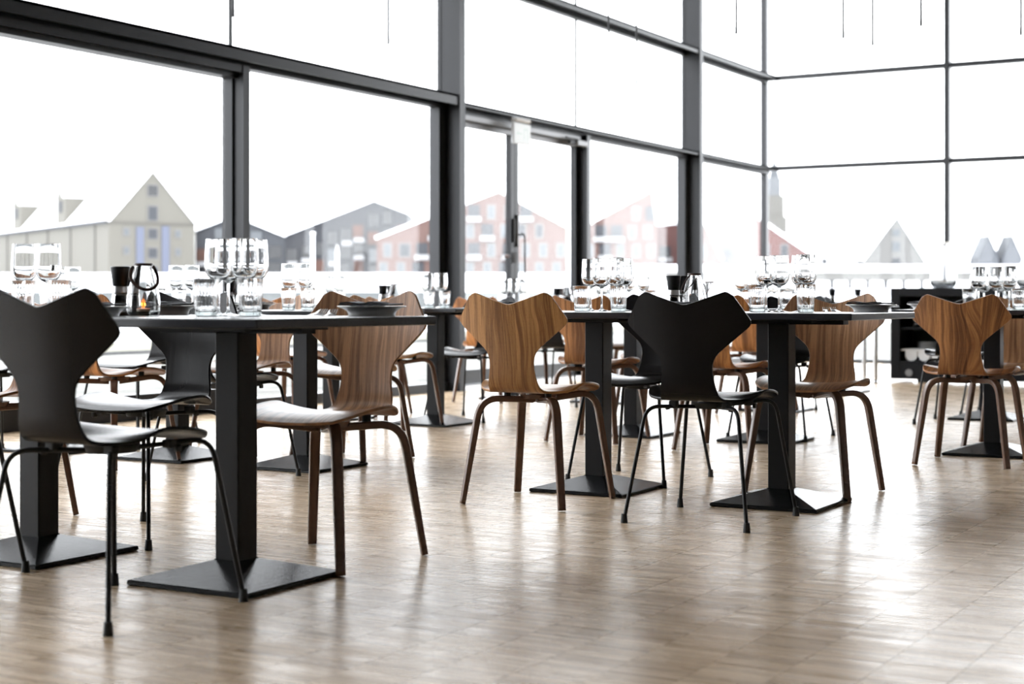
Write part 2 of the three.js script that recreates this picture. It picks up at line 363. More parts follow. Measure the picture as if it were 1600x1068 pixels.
// a bent laminated leg: a rounded rectangular section swept along a path that lies in one upright plane
function sweep(pts, side, width, thick) {
  const curve = new THREE.CatmullRomCurve3(pts, false, 'centripetal'), N = 44, ring = [];
  const corner = []; for (const [sx, sy] of [[1, 1], [-1, 1], [-1, -1], [1, -1]]) for (let k = 0; k < 3; k++) {
    const a = Math.atan2(sy, sx) - Math.PI / 4 + k * Math.PI / 4; corner.push([sx * 0.62 + 0.38 * Math.cos(a), sy * 0.62 + 0.38 * Math.sin(a)]);
  }
  const pos = [], uv = [], idx = [], C = corner.length;
  for (let n = 0; n <= N; n++) {
    const s = n / N, p = curve.getPointAt(s), t = curve.getTangentAt(s), up = t.clone().cross(side).normalize(), w = width(s) / 2, h = thick(s) / 2;
    corner.forEach(([x, y], k) => { const q = p.clone().addScaledVector(side, x * w).addScaledVector(up, y * h); pos.push(q.x, q.y, q.z); uv.push(k / C * 0.6, s * 0.62); });
  }
  for (let n = 0; n < N; n++) for (let k = 0; k < C; k++) { const a = n * C + k, b = n * C + (k + 1) % C; idx.push(a, a + C, b, b, a + C, b + C); }
  for (const [o, f] of [[0, 1], [N * C, 0]]) for (let k = 1; k + 1 < C; k++) f ? idx.push(o, o + k, o + k + 1) : idx.push(o, o + k + 1, o + k);
  const g = new THREE.BufferGeometry(); g.setAttribute('position', new THREE.Float32BufferAttribute(pos, 3)); g.setAttribute('uv', new THREE.Float32BufferAttribute(uv, 2)); g.setIndex(idx); g.computeVertexNormals(); return g;
}
const CHAIR_TILT = 0;
function legPath(sx, sz, foot, knee, hub, inset, round) {   // sz > 0: the front; arm, rounded knee, straight leg
  const up = knee[2] + (sz > 0 ? 0.018 : 0), C = V(sx * knee[0], up, -sz * knee[1]), A = V(C.x * inset, hub, C.z * inset), D = V(sx * foot[0], 0.003, -sz * foot[1]);
  const a = C.clone().add(A.clone().sub(C).setLength(round)), d = C.clone().add(D.clone().sub(C).setLength(round));
  const bend = new THREE.QuadraticBezierCurve3(a, C, d), pts = [];
  for (let i = 0; i < 6; i++) pts.push(A.clone().lerp(a, i / 6));
  for (let i = 0; i <= 8; i++) pts.push(bend.getPoint(i / 8));
  for (let i = 1; i <= 8; i++) pts.push(d.clone().lerp(D, i / 8));
  return pts;
}
function makeWoodChair() {
  const g = new THREE.Group();
  mesh('seat_shell', shellGeo, M.walnut[0], g);
  for (const sx of [-1, 1]) for (const sz of [-1, 1]) {
    const side = V(-sz * 1, 0, -sx * 1).normalize();          // across the leg's own plane
    const pts = legPath(sx, sz, [0.212, 0.215], [0.161, 0.166, 0.402], 0.392, 0.10, 0.075);
    mesh('leg', sweep(pts, V(sz, 0, sx).normalize(), (s) => 0.036 - 0.008 * s, (s) => 0.024 - 0.004 * smooth(0.5, 1, s)), M.legWood, g);
    mesh('spacer', cyl(0.013, 0.013, 0.03, sx * 0.088, sz > 0 ? 0.407 : 0.400, -sz * 0.088, 14), M.rubber, g);
  }
  mesh('hub', [cyl(0.075, 0.07, 0.016, 0, 0.397, 0, 32), cyl(0.05, 0.05, 0.02, 0, 0.412, 0, 24)], M.legWood, g);
  return g;
}
function makeSteelChair() {
  const g = new THREE.Group();
  mesh('seat_shell', shellGeo, M.blackAsh, g);
  for (const sx of [-1, 1]) for (const sz of [-1, 1]) {
    const pts = legPath(sx, sz, [0.228, 0.238], [0.170, 0.176, 0.403], 0.398, 0.05, 0.05);
    const leg = mesh('leg', new THREE.TubeGeometry(new THREE.CatmullRomCurve3(pts, false, 'centripetal'), 56, 0.0069, 10), M.tubeBlack, g);
    mesh('foot_cap', cyl(0.0098, 0.0125, 0.032, 0, 0, 0, 14).translate(sx * 0.2265, 0.0, -sz * 0.2365), M.rubber, leg);
    mesh('bracket', [rbox(0.03, 0.022, 0.026, 0.004, sx * 0.10, 0.410, -sz * 0.10), rbox(0.012, 0.018, 0.02, 0.004, sx * 0.118, 0.398, -sz * 0.112)], M.rubber, g);
  }
  mesh('hub', [cyl(0.07, 0.062, 0.02, 0, 0.392, 0, 32), cyl(0.05, 0.05, 0.016, 0, 0.41, 0, 24)], M.rubber, g);
  return g;
}
const woodChair = makeWoodChair(), steelChair = makeSteelChair();
let woodCount = 0;
// u, v, facing (1 = into the room, -1 = towards us), kind, walnut, label
const CHAIRS = [
  [2.86, 2.81, 1, 'k', 0, 'frontmost black chair on thin steel legs, its back turned, beside the lit lantern'],
  [2.88, 3.62, 1, 'k', 0, 'black chair at the photo edge, only its seat corner showing beside the frontmost chair'],
  [3.72, 2.79, -1, 'w', 2, 'walnut chair facing us behind the frontmost black table, plate before its back'],
  [3.82, 3.60, -1, 'k', 0, 'black chair facing us beyond the front tables, between chair back and table post'],
  [3.83, 4.36, -1, 'w', 1, 'walnut chair at the photo edge mostly hidden behind the frontmost black chair'],
  [5.21, 2.89, 1, 'w', 0, 'walnut chair with striped veneer back turned to us, in the centre of the photo'],
  [5.09, 2.125, 1, 'k', 0, 'central black chair on thin steel legs with its whole back turned to us'],
  [6.08, 2.87, -1, 'k', 0, 'black chair facing us, half hidden behind the central black chair'],
  [5.99, 2.06, -1, 'w', 2, 'walnut chair facing us behind the table plate with upright forks'],
  [5.20, 4.45, 1, 'k', 0, 'black chair hidden behind the frontmost table post, seat tip showing'],
  [6.15, 4.45, -1, 'w', 0, 'walnut chair facing us, hidden behind the front walnut chair, legs showing'],
  [5.37, 5.26, 1, 'w', 3, 'walnut chair with back turned, seat showing under the front table and black chair'],
  [6.18, 5.12, -1, 'w', 2, 'walnut chair facing us seen just beside the frontmost table post'],
  [5.40, 6.08, 1, 'k', 0, 'black chair near the windows, one leg showing at the photo edge'],
  [6.22, 5.92, -1, 'k', 0, 'black chair facing us near the windows, its shiny seat behind a walnut seat'],
  [7.46, 1.79, 1, 'w', 1, 'walnut chair with flame-figured back turned to us in front of the black cabinet'],
  [8.38, 1.79, -1, 'w', 2, 'walnut chair facing us behind the table post at the photo edge by the cabinet'],
  [7.55, 3.06, 1, 'w', 3, 'orange-brown walnut chair with back turned, partly behind the central black chair'],
  [8.37, 3.07, -1, 'k', 0, 'black chair facing us, behind the walnut chair with the plate and forks'],
  [7.67, 3.88, 1, 'w', 1, 'walnut chair with back turned, just behind the table post beside the striped chair'],
  [8.45, 3.86, -1, 'w', 0, 'walnut chair facing us, hidden behind the central black chair'],
  [7.80, 5.33, 1, 'w', 0, 'walnut chair with back turned, its seat showing behind the front walnut chair'],
  [8.62, 5.27, -1, 'k', 0, 'black chair facing us between the table post and the striped walnut chair'],
  [7.74, 6.09, 1, 'w', 3, 'orange walnut chair with back turned, a strip showing beside the second table post'],
  [8.58, 6.08, -1, 'w', 0, 'walnut chair facing us by the window sill, behind the front walnut chair'],
  [10.20, 6.07, 1, 'w', 3, 'small orange walnut chair by the broad window column, behind the striped chair'],
  [10.98, 6.10, -1, 'w', 0, 'small walnut chair facing us before the glass door'],
  [10.15, 5.42, 1, 'k', 0, 'small black chair with back turned, behind the striped walnut chair'],
  [10.95, 5.30, -1, 'w', 2, 'small walnut chair facing us by the window, behind the middle table post'],
  [10.05, 3.86, 1, 'w', 3, 'small orange walnut chair with back turned, far behind the central black chair'],
  [10.80, 3.84, -1, 'k', 0, 'small black chair facing us, far behind the middle table glasses'],
  [9.90, 2.44, 1, 'k', 0, 'small black chair with back turned, behind the flame-figured walnut chair'],
  [10.75, 2.36, -1, 'k', 0, 'small black chair facing us in front of the cabinet shelves'],
];
for (const [u, v, f, kind, w, label] of CHAIRS) {
  const name = kind === 'w' ? 'walnut_chair' : 'black_chair';
  const c = copy(kind === 'w' ? woodChair : steelChair, name, P(u, v, 0), (f > 0 ? 0 : Math.PI) + rr(-0.02, 0.02));
  if (kind === 'w') c.children.find((m) => m.geometry === shellGeo).material = M.walnut[w];
  tag(c, label, 'chair', kind === 'w' ? 'walnut dining chairs' : 'black dining chairs');
}

// ---------------------------------------------------------------- tables
const TZ = 0.727;
function squareLoft(levels) {                                  // [half width, height] pairs, flat sides, closed at both ends
  const pos = [], uv = [];
  const q = (a, b, c, d) => { for (const p of [a, b, c, a, c, d]) { pos.push(...p); uv.push(p[0] * 4 + p[1], p[2] * 4 + p[1]); } };
  const ring = ([h, y]) => [[-h, y, h], [h, y, h], [h, y, -h], [-h, y, -h]];
  for (let i = 0; i + 1 < levels.length; i++) { const a = ring(levels[i]), b = ring(levels[i + 1]); for (let k = 0; k < 4; k++) q(a[k], a[(k + 1) % 4], b[(k + 1) % 4], b[k]); }
  const t = ring(levels[levels.length - 1]); q(t[0], t[1], t[2], t[3]);
  const b = ring(levels[0]); q(b[3], b[2], b[1], b[0]);
  const g = new THREE.BufferGeometry(); g.setAttribute('position', new THREE.Float32BufferAttribute(pos, 3)); g.setAttribute('uv', new THREE.Float32BufferAttribute(uv, 2)); g.computeVertexNormals(); return g;
}
const tableProto = new THREE.Group();
mesh('tabletop', rbox(0.797, 0.025, 0.797, 0.004, 0, TZ - 0.0125, 0), M.tableTop, tableProto);
mesh('top_plate', [box(0.36, 0.012, 0.36, 0, TZ - 0.031, 0), box(0.5, 0.02, 0.06, 0, TZ - 0.035, 0)], M.steelBlack, tableProto);
mesh('column', rbox(0.082, TZ - 0.092, 0.082, 0.004, 0, 0.05 + (TZ - 0.092) / 2, 0), M.steelBlack, tableProto);
mesh('base', squareLoft([[0.203, 0], [0.2075, 0.003], [0.2075, 0.012], [0.204, 0.015], [0.0425, 0.06], [0.0425, 0.062]]), M.iron, tableProto);
// id: [u, v, place]; the place is how labels find the table
const TABLES = {
  A1: [3.32, 2.795, 'the frontmost table'],
  A2: [3.36, 3.60, 'the table beside the frontmost one'],
  A3: [3.38, 4.41, 'the table cut by the left photo edge'],
  M1: [5.66, 2.86, 'the middle table beside the striped walnut chair'],
  M2: [5.61, 2.055, 'the middle table right of the central black chair'],
  B1: [5.74, 4.42, 'the table right behind the frontmost table'],
  B2: [5.76, 5.22, 'the second-row table behind the lantern'],
  B3: [5.76, 6.02, 'the second-row table nearest the windows'],
  C1: [8.17, 5.27, 'the table before the broad window column'],
  C2: [8.17, 6.08, 'the third-row table nearest the windows'],
  D1: [8.08, 3.86, 'the third-row table behind the striped walnut chair'],
  D2: [8.10, 3.06, 'the third-row table behind the central black chair'],
  R1: [7.97, 1.80, 'the table at the right photo edge'],
  G1: [10.6, 6.10, 'the far table before the glass door'],
  G2: [10.6, 5.29, 'the far table right of the glass door'],
  H1: [10.38, 3.84, 'the far table behind the middle glasses'],
  R2: [10.32, 2.37, 'the far table in front of the cabinet'],
  Z1: [12.72, 4.15, 'the farthest table near the back window'],
};
const tableLook = { A1: 'frontmost black square table with its whole post and base in view', A2: 'black square table behind the frontmost black chair, base at the photo edge', A3: 'black square table end hidden behind the frontmost chair back' };
for (const [id, [u, v, place]] of Object.entries(TABLES)) tag(copy(tableProto, 'square_table', P(u, v, 0)), tableLook[id] ?? `black square pedestal table, ${place}`, 'table', 'black square pedestal tables');

// ---------------------------------------------------------------- things on the tables
const wineGeo = lathe([[0, 0.003], [0.020, 0.0025], [0.034, 0.0], [0.0348, 0.0012], [0.030, 0.003], [0.012, 0.0065], [0.0048, 0.013], [0.0038, 0.03], [0.0036, 0.07], [0.0044, 0.092], [0.0105, 0.0995], [0.0215, 0.1045], [0.0310, 0.113], [0.0365, 0.125], [0.0388, 0.139], [0.0388, 0.15], [0.0376, 0.178], [0.0350, 0.2165],
  [0.0343, 0.2173], [0.0336, 0.2165], [0.0362, 0.178], [0.0374, 0.15], [0.0373, 0.139], [0.0349, 0.1265], [0.0296, 0.1155], [0.0205, 0.1078], [0.010, 0.1048], [0, 0.104]], 40);
const tumblerGeo = (() => {
  const g = lathe([[0, 0.0005], [0.020, 0.0], [0.026, 0.001], [0.0285, 0.004], [0.0292, 0.012], [0.0305, 0.03], [0.0318, 0.05], [0.0327, 0.062], [0.0331, 0.068], [0.0345, 0.085], [0.0356, 0.0985], [0.0352, 0.1], [0.0344, 0.0992], [0.0330, 0.085], [0.0312, 0.062], [0.0288, 0.03], [0.0272, 0.016], [0.024, 0.0135], [0, 0.013]], 96);
  g.scale(1.03, 1.05, 1.03); const p = g.attributes.position;                            // cut flutes over the lower part of the outside
  for (let i = 0; i < p.count; i++) {
    const x = p.getX(i), y = p.getY(i), z = p.getZ(i), r = Math.hypot(x, z); if (r < 0.027 || y < 0.003 || y > 0.066) continue;
    const outer = 0.0286 + (y - 0.004) * 0.07; if (r < outer - 0.0016) continue;
    const k = 1 - 0.0011 * (0.5 + 0.5 * Math.cos(Math.atan2(z, x) * 24)) / r; p.setX(i, x * k); p.setZ(i, z * k);
  }
  g.computeVertexNormals(); return g;
})();
const wineProto = mesh('wine_glass', wineGeo, M.glass), tumblerProto = mesh('tumbler', tumblerGeo, M.glass);
used.wine_glass = used.tumbler = -1;
const ORD = { wine: ['nearest us', 'second', 'third', 'rearmost'] };
const WINE = { std: [[-0.09, -0.09], [-0.01, -0.105], [0.03, 0.03], [0.10, 0.10]], A1: [[0.05, 0.012], [0.04, 0.098], [0.14, 0.05], [0.125, 0.135]], A2: [[0.02, -0.018], [0.0, 0.064]], A3: [[-0.06, -0.06], [0.09, 0.09]],
  M1: [[-0.04, -0.10], [-0.01, -0.02], [0.06, -0.087], [0.09, 0.081]], M2: [[-0.02, -0.102], [0.075, -0.05], [0.03, 0.022], [0.10, 0.10]],
  B1: [[0, 0.0], [0.0, 0.094]], B2: [[0.02, -0.075], [0.0, 0.008]], C1: [[-0.03, -0.064], [0.05, 0.0], [0.0, 0.065]], C2: [[0, -0.069], [0, 0.013]], D1: [[0.02, -0.06], [0, 0.025]], D2: [[0, 0.047], [0.05, 0.11], [0, 0.145]], G1: [[0, -0.08], [0, 0.002], [0, 0.085]], R1: [[-0.03, -0.083], [0.05, 0.0], [0, 0.075]] };
const TUMB = { std: [[-0.13, -0.165], [0.02, 0.12]], A1: [[-0.02, -0.066], [-0.05, 0.066]], A2: [[-0.07, -0.156], [-0.09, -0.03]], M1: [[-0.13, -0.155], [-0.05, 0.051]], M2: [[-0.13, -0.14], [0.02, 0.107]], B1: [[-0.08, -0.075], [-0.09, 0.027]], B2: [[-0.09, -0.09], [-0.06, 0.07]], C1: [[-0.1, -0.132], [-0.09, -0.01]], R1: [[-0.1, -0.145], [-0.1, 0.095]] };
const SIDE = (list, i, what) => list.length === 2 ? (i ? `left ${what}` : `right ${what}`) : list.length === 3 ? `${['right', 'middle', 'left'][i]} ${what}` : [`rightmost ${what}`, `second ${what} from right`, `second ${what} from left`, `leftmost ${what}`][i];
for (const [id, [u, v, place]] of Object.entries(TABLES)) {
  if (id === 'Z1') continue;
  [...(WINE[id] ?? WINE.std)].sort((p, q) => (p[1] - p[0] * 0.55) - (q[1] - q[0] * 0.55)).forEach(([du, dv], i, a) => tag(copy(wineProto, 'wine_glass', P(u + du, v + dv, TZ)), `clear ${SIDE(a, i, 'wine glass')} on ${place}`, 'wine glass', 'stemmed wine glasses on the tables'));
  (TUMB[id] ?? TUMB.std).forEach(([du, dv], i, a) => tag(copy(tumblerProto, 'tumbler', P(u + du, v + dv, TZ)), `fluted clear ${SIDE(a, i, 'tumbler')} on ${place}`, 'tumbler', 'fluted water tumblers on the tables'));
}
// plates with a folded black napkin
const plateGeo = lathe([[0, 0.004], [0.054, 0.004], [0.06, 0.0], [0.0655, 0.0], [0.067, 0.008], [0.0715, 0.0155], [0.083, 0.0225], [0.0965, 0.0265], [0.0975, 0.0278], [0.0965, 0.029], [0.083, 0.0255], [0.071, 0.0185], [0.062, 0.012], [0, 0.011]], 56);
const plateProto = mesh('plate', plateGeo, M.porcelain); used.plate = -1;
function napkinGeo() {                                          // two long folded flaps, one lying half over the other
  const layer = (x0, x1, y0, curl, zz) => {
    const N = 20, W = 0.085, th = 0.0045, pos = [], idx = [];
    for (const s of [1, -1]) for (let i = 0; i <= N; i++) for (let k = 0; k <= 1; k++) {
      const f = i / N, x = x0 + (x1 - x0) * f, y = y0 + curl * Math.pow(f, 2.2) * (1 - 0.35 * f) + 0.0016 * Math.sin(f * 9 + k) + (s > 0 ? th : 0);
      pos.push(x, y, zz + (k ? 1 : -1) * W / 2 * (1 - 0.08 * f));
    }
    const B = (N + 1) * 2;
    for (let i = 0; i < N; i++) { const a = i * 2; idx.push(a, a + 1, a + 2, a + 1, a + 3, a + 2, B + a, B + a + 2, B + a + 1, B + a + 1, B + a + 2, B + a + 3); idx.push(a, a + 2, B + a, a + 2, B + a + 2, B + a, a + 1, B + a + 1, a + 3, a + 3, B + a + 1, B + a + 3); }
    idx.push(0, B, 1, 1, B, B + 1); const e = N * 2; idx.push(e, e + 1, B + e, e + 1, B + e + 1, B + e);
    const g = new THREE.BufferGeometry(); g.setAttribute('position', new THREE.Float32BufferAttribute(pos, 3)); g.setIndex(idx); const n = g.toNonIndexed(); n.computeVertexNormals(); n.setAttribute('uv', new THREE.BufferAttribute(new Float32Array(n.attributes.position.count * 2), 2)); return n;
  };
  return [layer(-0.086, 0.08, 0.0, 0.003, 0.0), layer(0.03, -0.084, 0.0052, 0.002, -0.002)];
}
const napkinProto = mesh('napkin', napkinGeo(), M.cloth); used.napkin = -1;
const placed = (id) => !['A3', 'Z1'].includes(id);
for (const [id, [u, v, place]] of Object.entries(TABLES)) {
  if (!placed(id)) continue;
  for (const s of [1, -1]) {
    const where = s > 0 ? 'far' : 'near', pu = u + s * 0.275, pvv = v - s * 0.262, turn = Math.PI / 2 * 0 + rr(-0.25, 0.25);
    tag(copy(plateProto, 'plate', P(pu, pvv, TZ)), `white plate at ${where} edge of ${place}`, 'plate', 'white plates on the tables');
    tag(copy(napkinProto, 'napkin', P(pu, pvv, TZ + 0.029), turn), `folded black napkin at ${where} edge of ${place}`, 'napkin', 'black napkins on the plates');
  }
}
{ // forks: flat handle, neck and four tines that curve upwards
  const outline = new THREE.Shape();
  outline.moveTo(-0.004, -0.1); outline.lineTo(0.004, -0.1); outline.quadraticCurveTo(0.0065, -0.07, 0.0045, -0.04); outline.lineTo(0.0028, 0.02); outline.quadraticCurveTo(0.003, 0.032, 0.0105, 0.042); outline.lineTo(0.0115, 0.06);
  for (const x of [0.0115, 0.005, -0.0016, -0.0082]) { outline.lineTo(x, 0.098); outline.lineTo(x - 0.0028, 0.098); outline.lineTo(x - 0.0033, 0.06); if (x > -0.008) outline.lineTo(x - 0.0062, 0.06); }
  outline.lineTo(-0.0115, 0.06); outline.lineTo(-0.0105, 0.042); outline.quadraticCurveTo(-0.003, 0.032, -0.0028, 0.02); outline.lineTo(-0.0045, -0.04); outline.quadraticCurveTo(-0.0065, -0.07, -0.004, -0.1);
  const g = new THREE.ExtrudeGeometry(outline, { depth: 0.0018, bevelEnabled: false, curveSegments: 8 }).rotateX(-Math.PI / 2), p = g.attributes.position;
  for (let i = 0; i < p.count; i++) { const l = -p.getZ(i); p.setY(i, p.getY(i) + 0.008 * smooth(-0.02, 0.03, l) - 0.006 * smooth(0.035, 0.062, l) + 0.016 * smooth(0.06, 0.1, l)); }
  g.computeVertexNormals();
  const forkProto = mesh('fork', g, M.steel); used.fork = -1;
  const knife = new THREE.Shape(); knife.moveTo(-0.005, -0.11); knife.lineTo(0.005, -0.11); knife.lineTo(0.0055, 0.0); knife.quadraticCurveTo(0.011, 0.03, 0.0105, 0.07); knife.quadraticCurveTo(0.008, 0.1, -0.004, 0.11); knife.lineTo(-0.005, 0); knife.lineTo(-0.005, -0.11);
  const knifeProto = mesh('knife', new THREE.ExtrudeGeometry(knife, { depth: 0.0022, bevelEnabled: false, curveSegments: 8 }).rotateX(-Math.PI / 2), M.steel); used.knife = -1;
  for (const id of ['A1', 'A2', 'M1', 'M2', 'R1']) {
    const [u, v, place] = TABLES[id];
    [[0.22, -0.10], [0.24, -0.135]].forEach(([du, dv], i) => tag(copy(forkProto, 'fork', P(u + du, v + dv, TZ), 0.35 + i * 0.12), `steel fork ${i ? 'closer to' : 'farther from'} plate on ${place}`, 'fork', 'steel forks by the plates'));
    tag(copy(knifeProto, 'knife', P(u - 0.26, v + 0.12, TZ), 0.1), `steel table knife on ${place}`, 'knife', 'steel knives by the plates');
  }
}
// salt and pepper mills, and a strap-handled glass lantern, where two tables meet
const millProto = (() => {
  const g = new THREE.Group();
  mesh('mill_head', lathe([[0, 0.145], [0.0285, 0.145], [0.0298, 0.1435], [0.0298, 0.1415], [0.0287, 0.14], [0.0225, 0.087], [0, 0.087]], 36), M.plastic, g);
  mesh('steel_collar', lathe([[0, 0.087], [0.0228, 0.087], [0.0234, 0.085], [0.0234, 0.068], [0.0228, 0.066], [0, 0.066]], 36), M.steel, g);
  mesh('jar', lathe([[0, 0.066], [0.0225, 0.066], [0.0245, 0.058], [0.0285, 0.02], [0.0285, 0.012], [0.0255, 0.0125], [0.0255, 0.02], [0.0218, 0.058], [0, 0.062]], 36), M.glass, g);
  mesh('filling', lathe([[0, 0.014], [0.0235, 0.014], [0.0222, 0.03], [0.0195, 0.052], [0, 0.054]], 24), M.pepper, g);
  mesh('foot_ring', lathe([[0, 0.0], [0.0275, 0.0], [0.0288, 0.002], [0.0288, 0.011], [0, 0.011]], 36), M.plastic, g);
  return g;
})();
const lanternProto = (() => {
  const g = new THREE.Group();
  mesh('glass_body', lathe([[0, 0.001], [0.036, 0.0], [0.044, 0.003], [0.0485, 0.012], [0.0495, 0.03], [0.0475, 0.055], [0.0415, 0.085], [0.0325, 0.118], [0.0262, 0.143], [0.0262, 0.1495], [0.0254, 0.1505], [0.0244, 0.1495], [0.0244, 0.143], [0.0304, 0.118], [0.0392, 0.085], [0.045, 0.055], [0.047, 0.03], [0.046, 0.014], [0.041, 0.007], [0, 0.006]], 48), M.glass, g);
  mesh('rim_band', lathe([[0.0262, 0.146], [0.0272, 0.146], [0.0274, 0.1525], [0.0262, 0.153], [0.0262, 0.146]], 40), M.leather, g);
  const strap = [V(-0.028, 0.144, 0.004), V(-0.031, 0.132, 0.018), V(-0.022, 0.104, 0.040), V(0.0, 0.084, 0.05), V(0.022, 0.076, 0.05), V(0.040, 0.080, 0.038), V(0.049, 0.093, 0.024), V(0.046, 0.113, 0.012), V(0.037, 0.132, 0.004), V(0.028, 0.145, 0)];
  mesh('strap_handle', sweep(strap, V(0.25, 0.3, 1).normalize(), () => 0.003, () => 0.0095), M.leather, g);
  for (const s of [-1, 1]) mesh('stud', cyl(0.004, 0.004, 0.004, 0, 0, 0, 14).rotateZ(Math.PI / 2).translate(s * 0.03, 0.14, 0), M.chrome, g);
  mesh('candle', [lathe([[0, 0.006], [0.019, 0.006], [0.0195, 0.02], [0.018, 0.02], [0.0175, 0.016], [0, 0.016]], 28)], M.wax, g);
  return g;
})();
const PAIRS = [
  ['lit', 3.38, 3.195, [[3.40, 3.305], [3.465, 3.325]], 'beside the frontmost table'],
  ['', 5.70, 2.453, [[5.70, 2.543], [5.78, 2.541]], 'behind the central black chair'],
  ['', 5.78, 4.81, [[5.78, 4.91], [5.86, 4.90]], 'behind the frontmost table glasses'],
  ['', 8.24, 5.63, [[8.24, 5.72], [8.32, 5.71]], 'behind the front walnut chair back'],
  ['', 8.16, 3.42, [[8.16, 3.51], [8.24, 3.50]], 'on the third-row tables behind the central black chair'],
  ['', 10.66, 5.66, [[10.66, 5.75], [10.74, 5.74]], 'on the far tables by the glass door'],
  ['', 12.62, 4.285, [[12.70, 4.205], [12.72, 3.99]], 'on the farthest table by the cabinet'],
];
for (const [lit, u, v, mills, where] of PAIRS) {
  const l = copy(lanternProto, 'glass_lantern', P(u, v, TZ), lit ? Math.PI / 7 : 2.1 + u * 0.4);
  tag(l, lit ? 'glass lantern with brown leather strap and a burning candle, beside the frontmost table' : `unlit glass lantern with leather strap ${where}`, 'lantern', 'strap-handled glass lanterns');
  if (lit) {
    const f = mesh('flame', lathe([[0, 0], [0.0035, 0.004], [0.0042, 0.01], [0.003, 0.02], [0.001, 0.028], [0, 0.031]], 16).translate(0, 0.0195, 0), M.flame, l);
    const p = new THREE.PointLight(0xff8a30, 0.0003, 2, 2); p.position.set(0, 0.033, 0); p.castShadow = true; p.shadow.radius = 0.3; l.add(p);
  }
  mills.forEach(([a, b], i) => tag(copy(millProto, 'pepper_mill', P(a, b, TZ)), `${i ? 'rear' : 'front'} black-topped glass spice mill ${where}`, 'pepper mill', 'black-topped glass spice mills'));
}

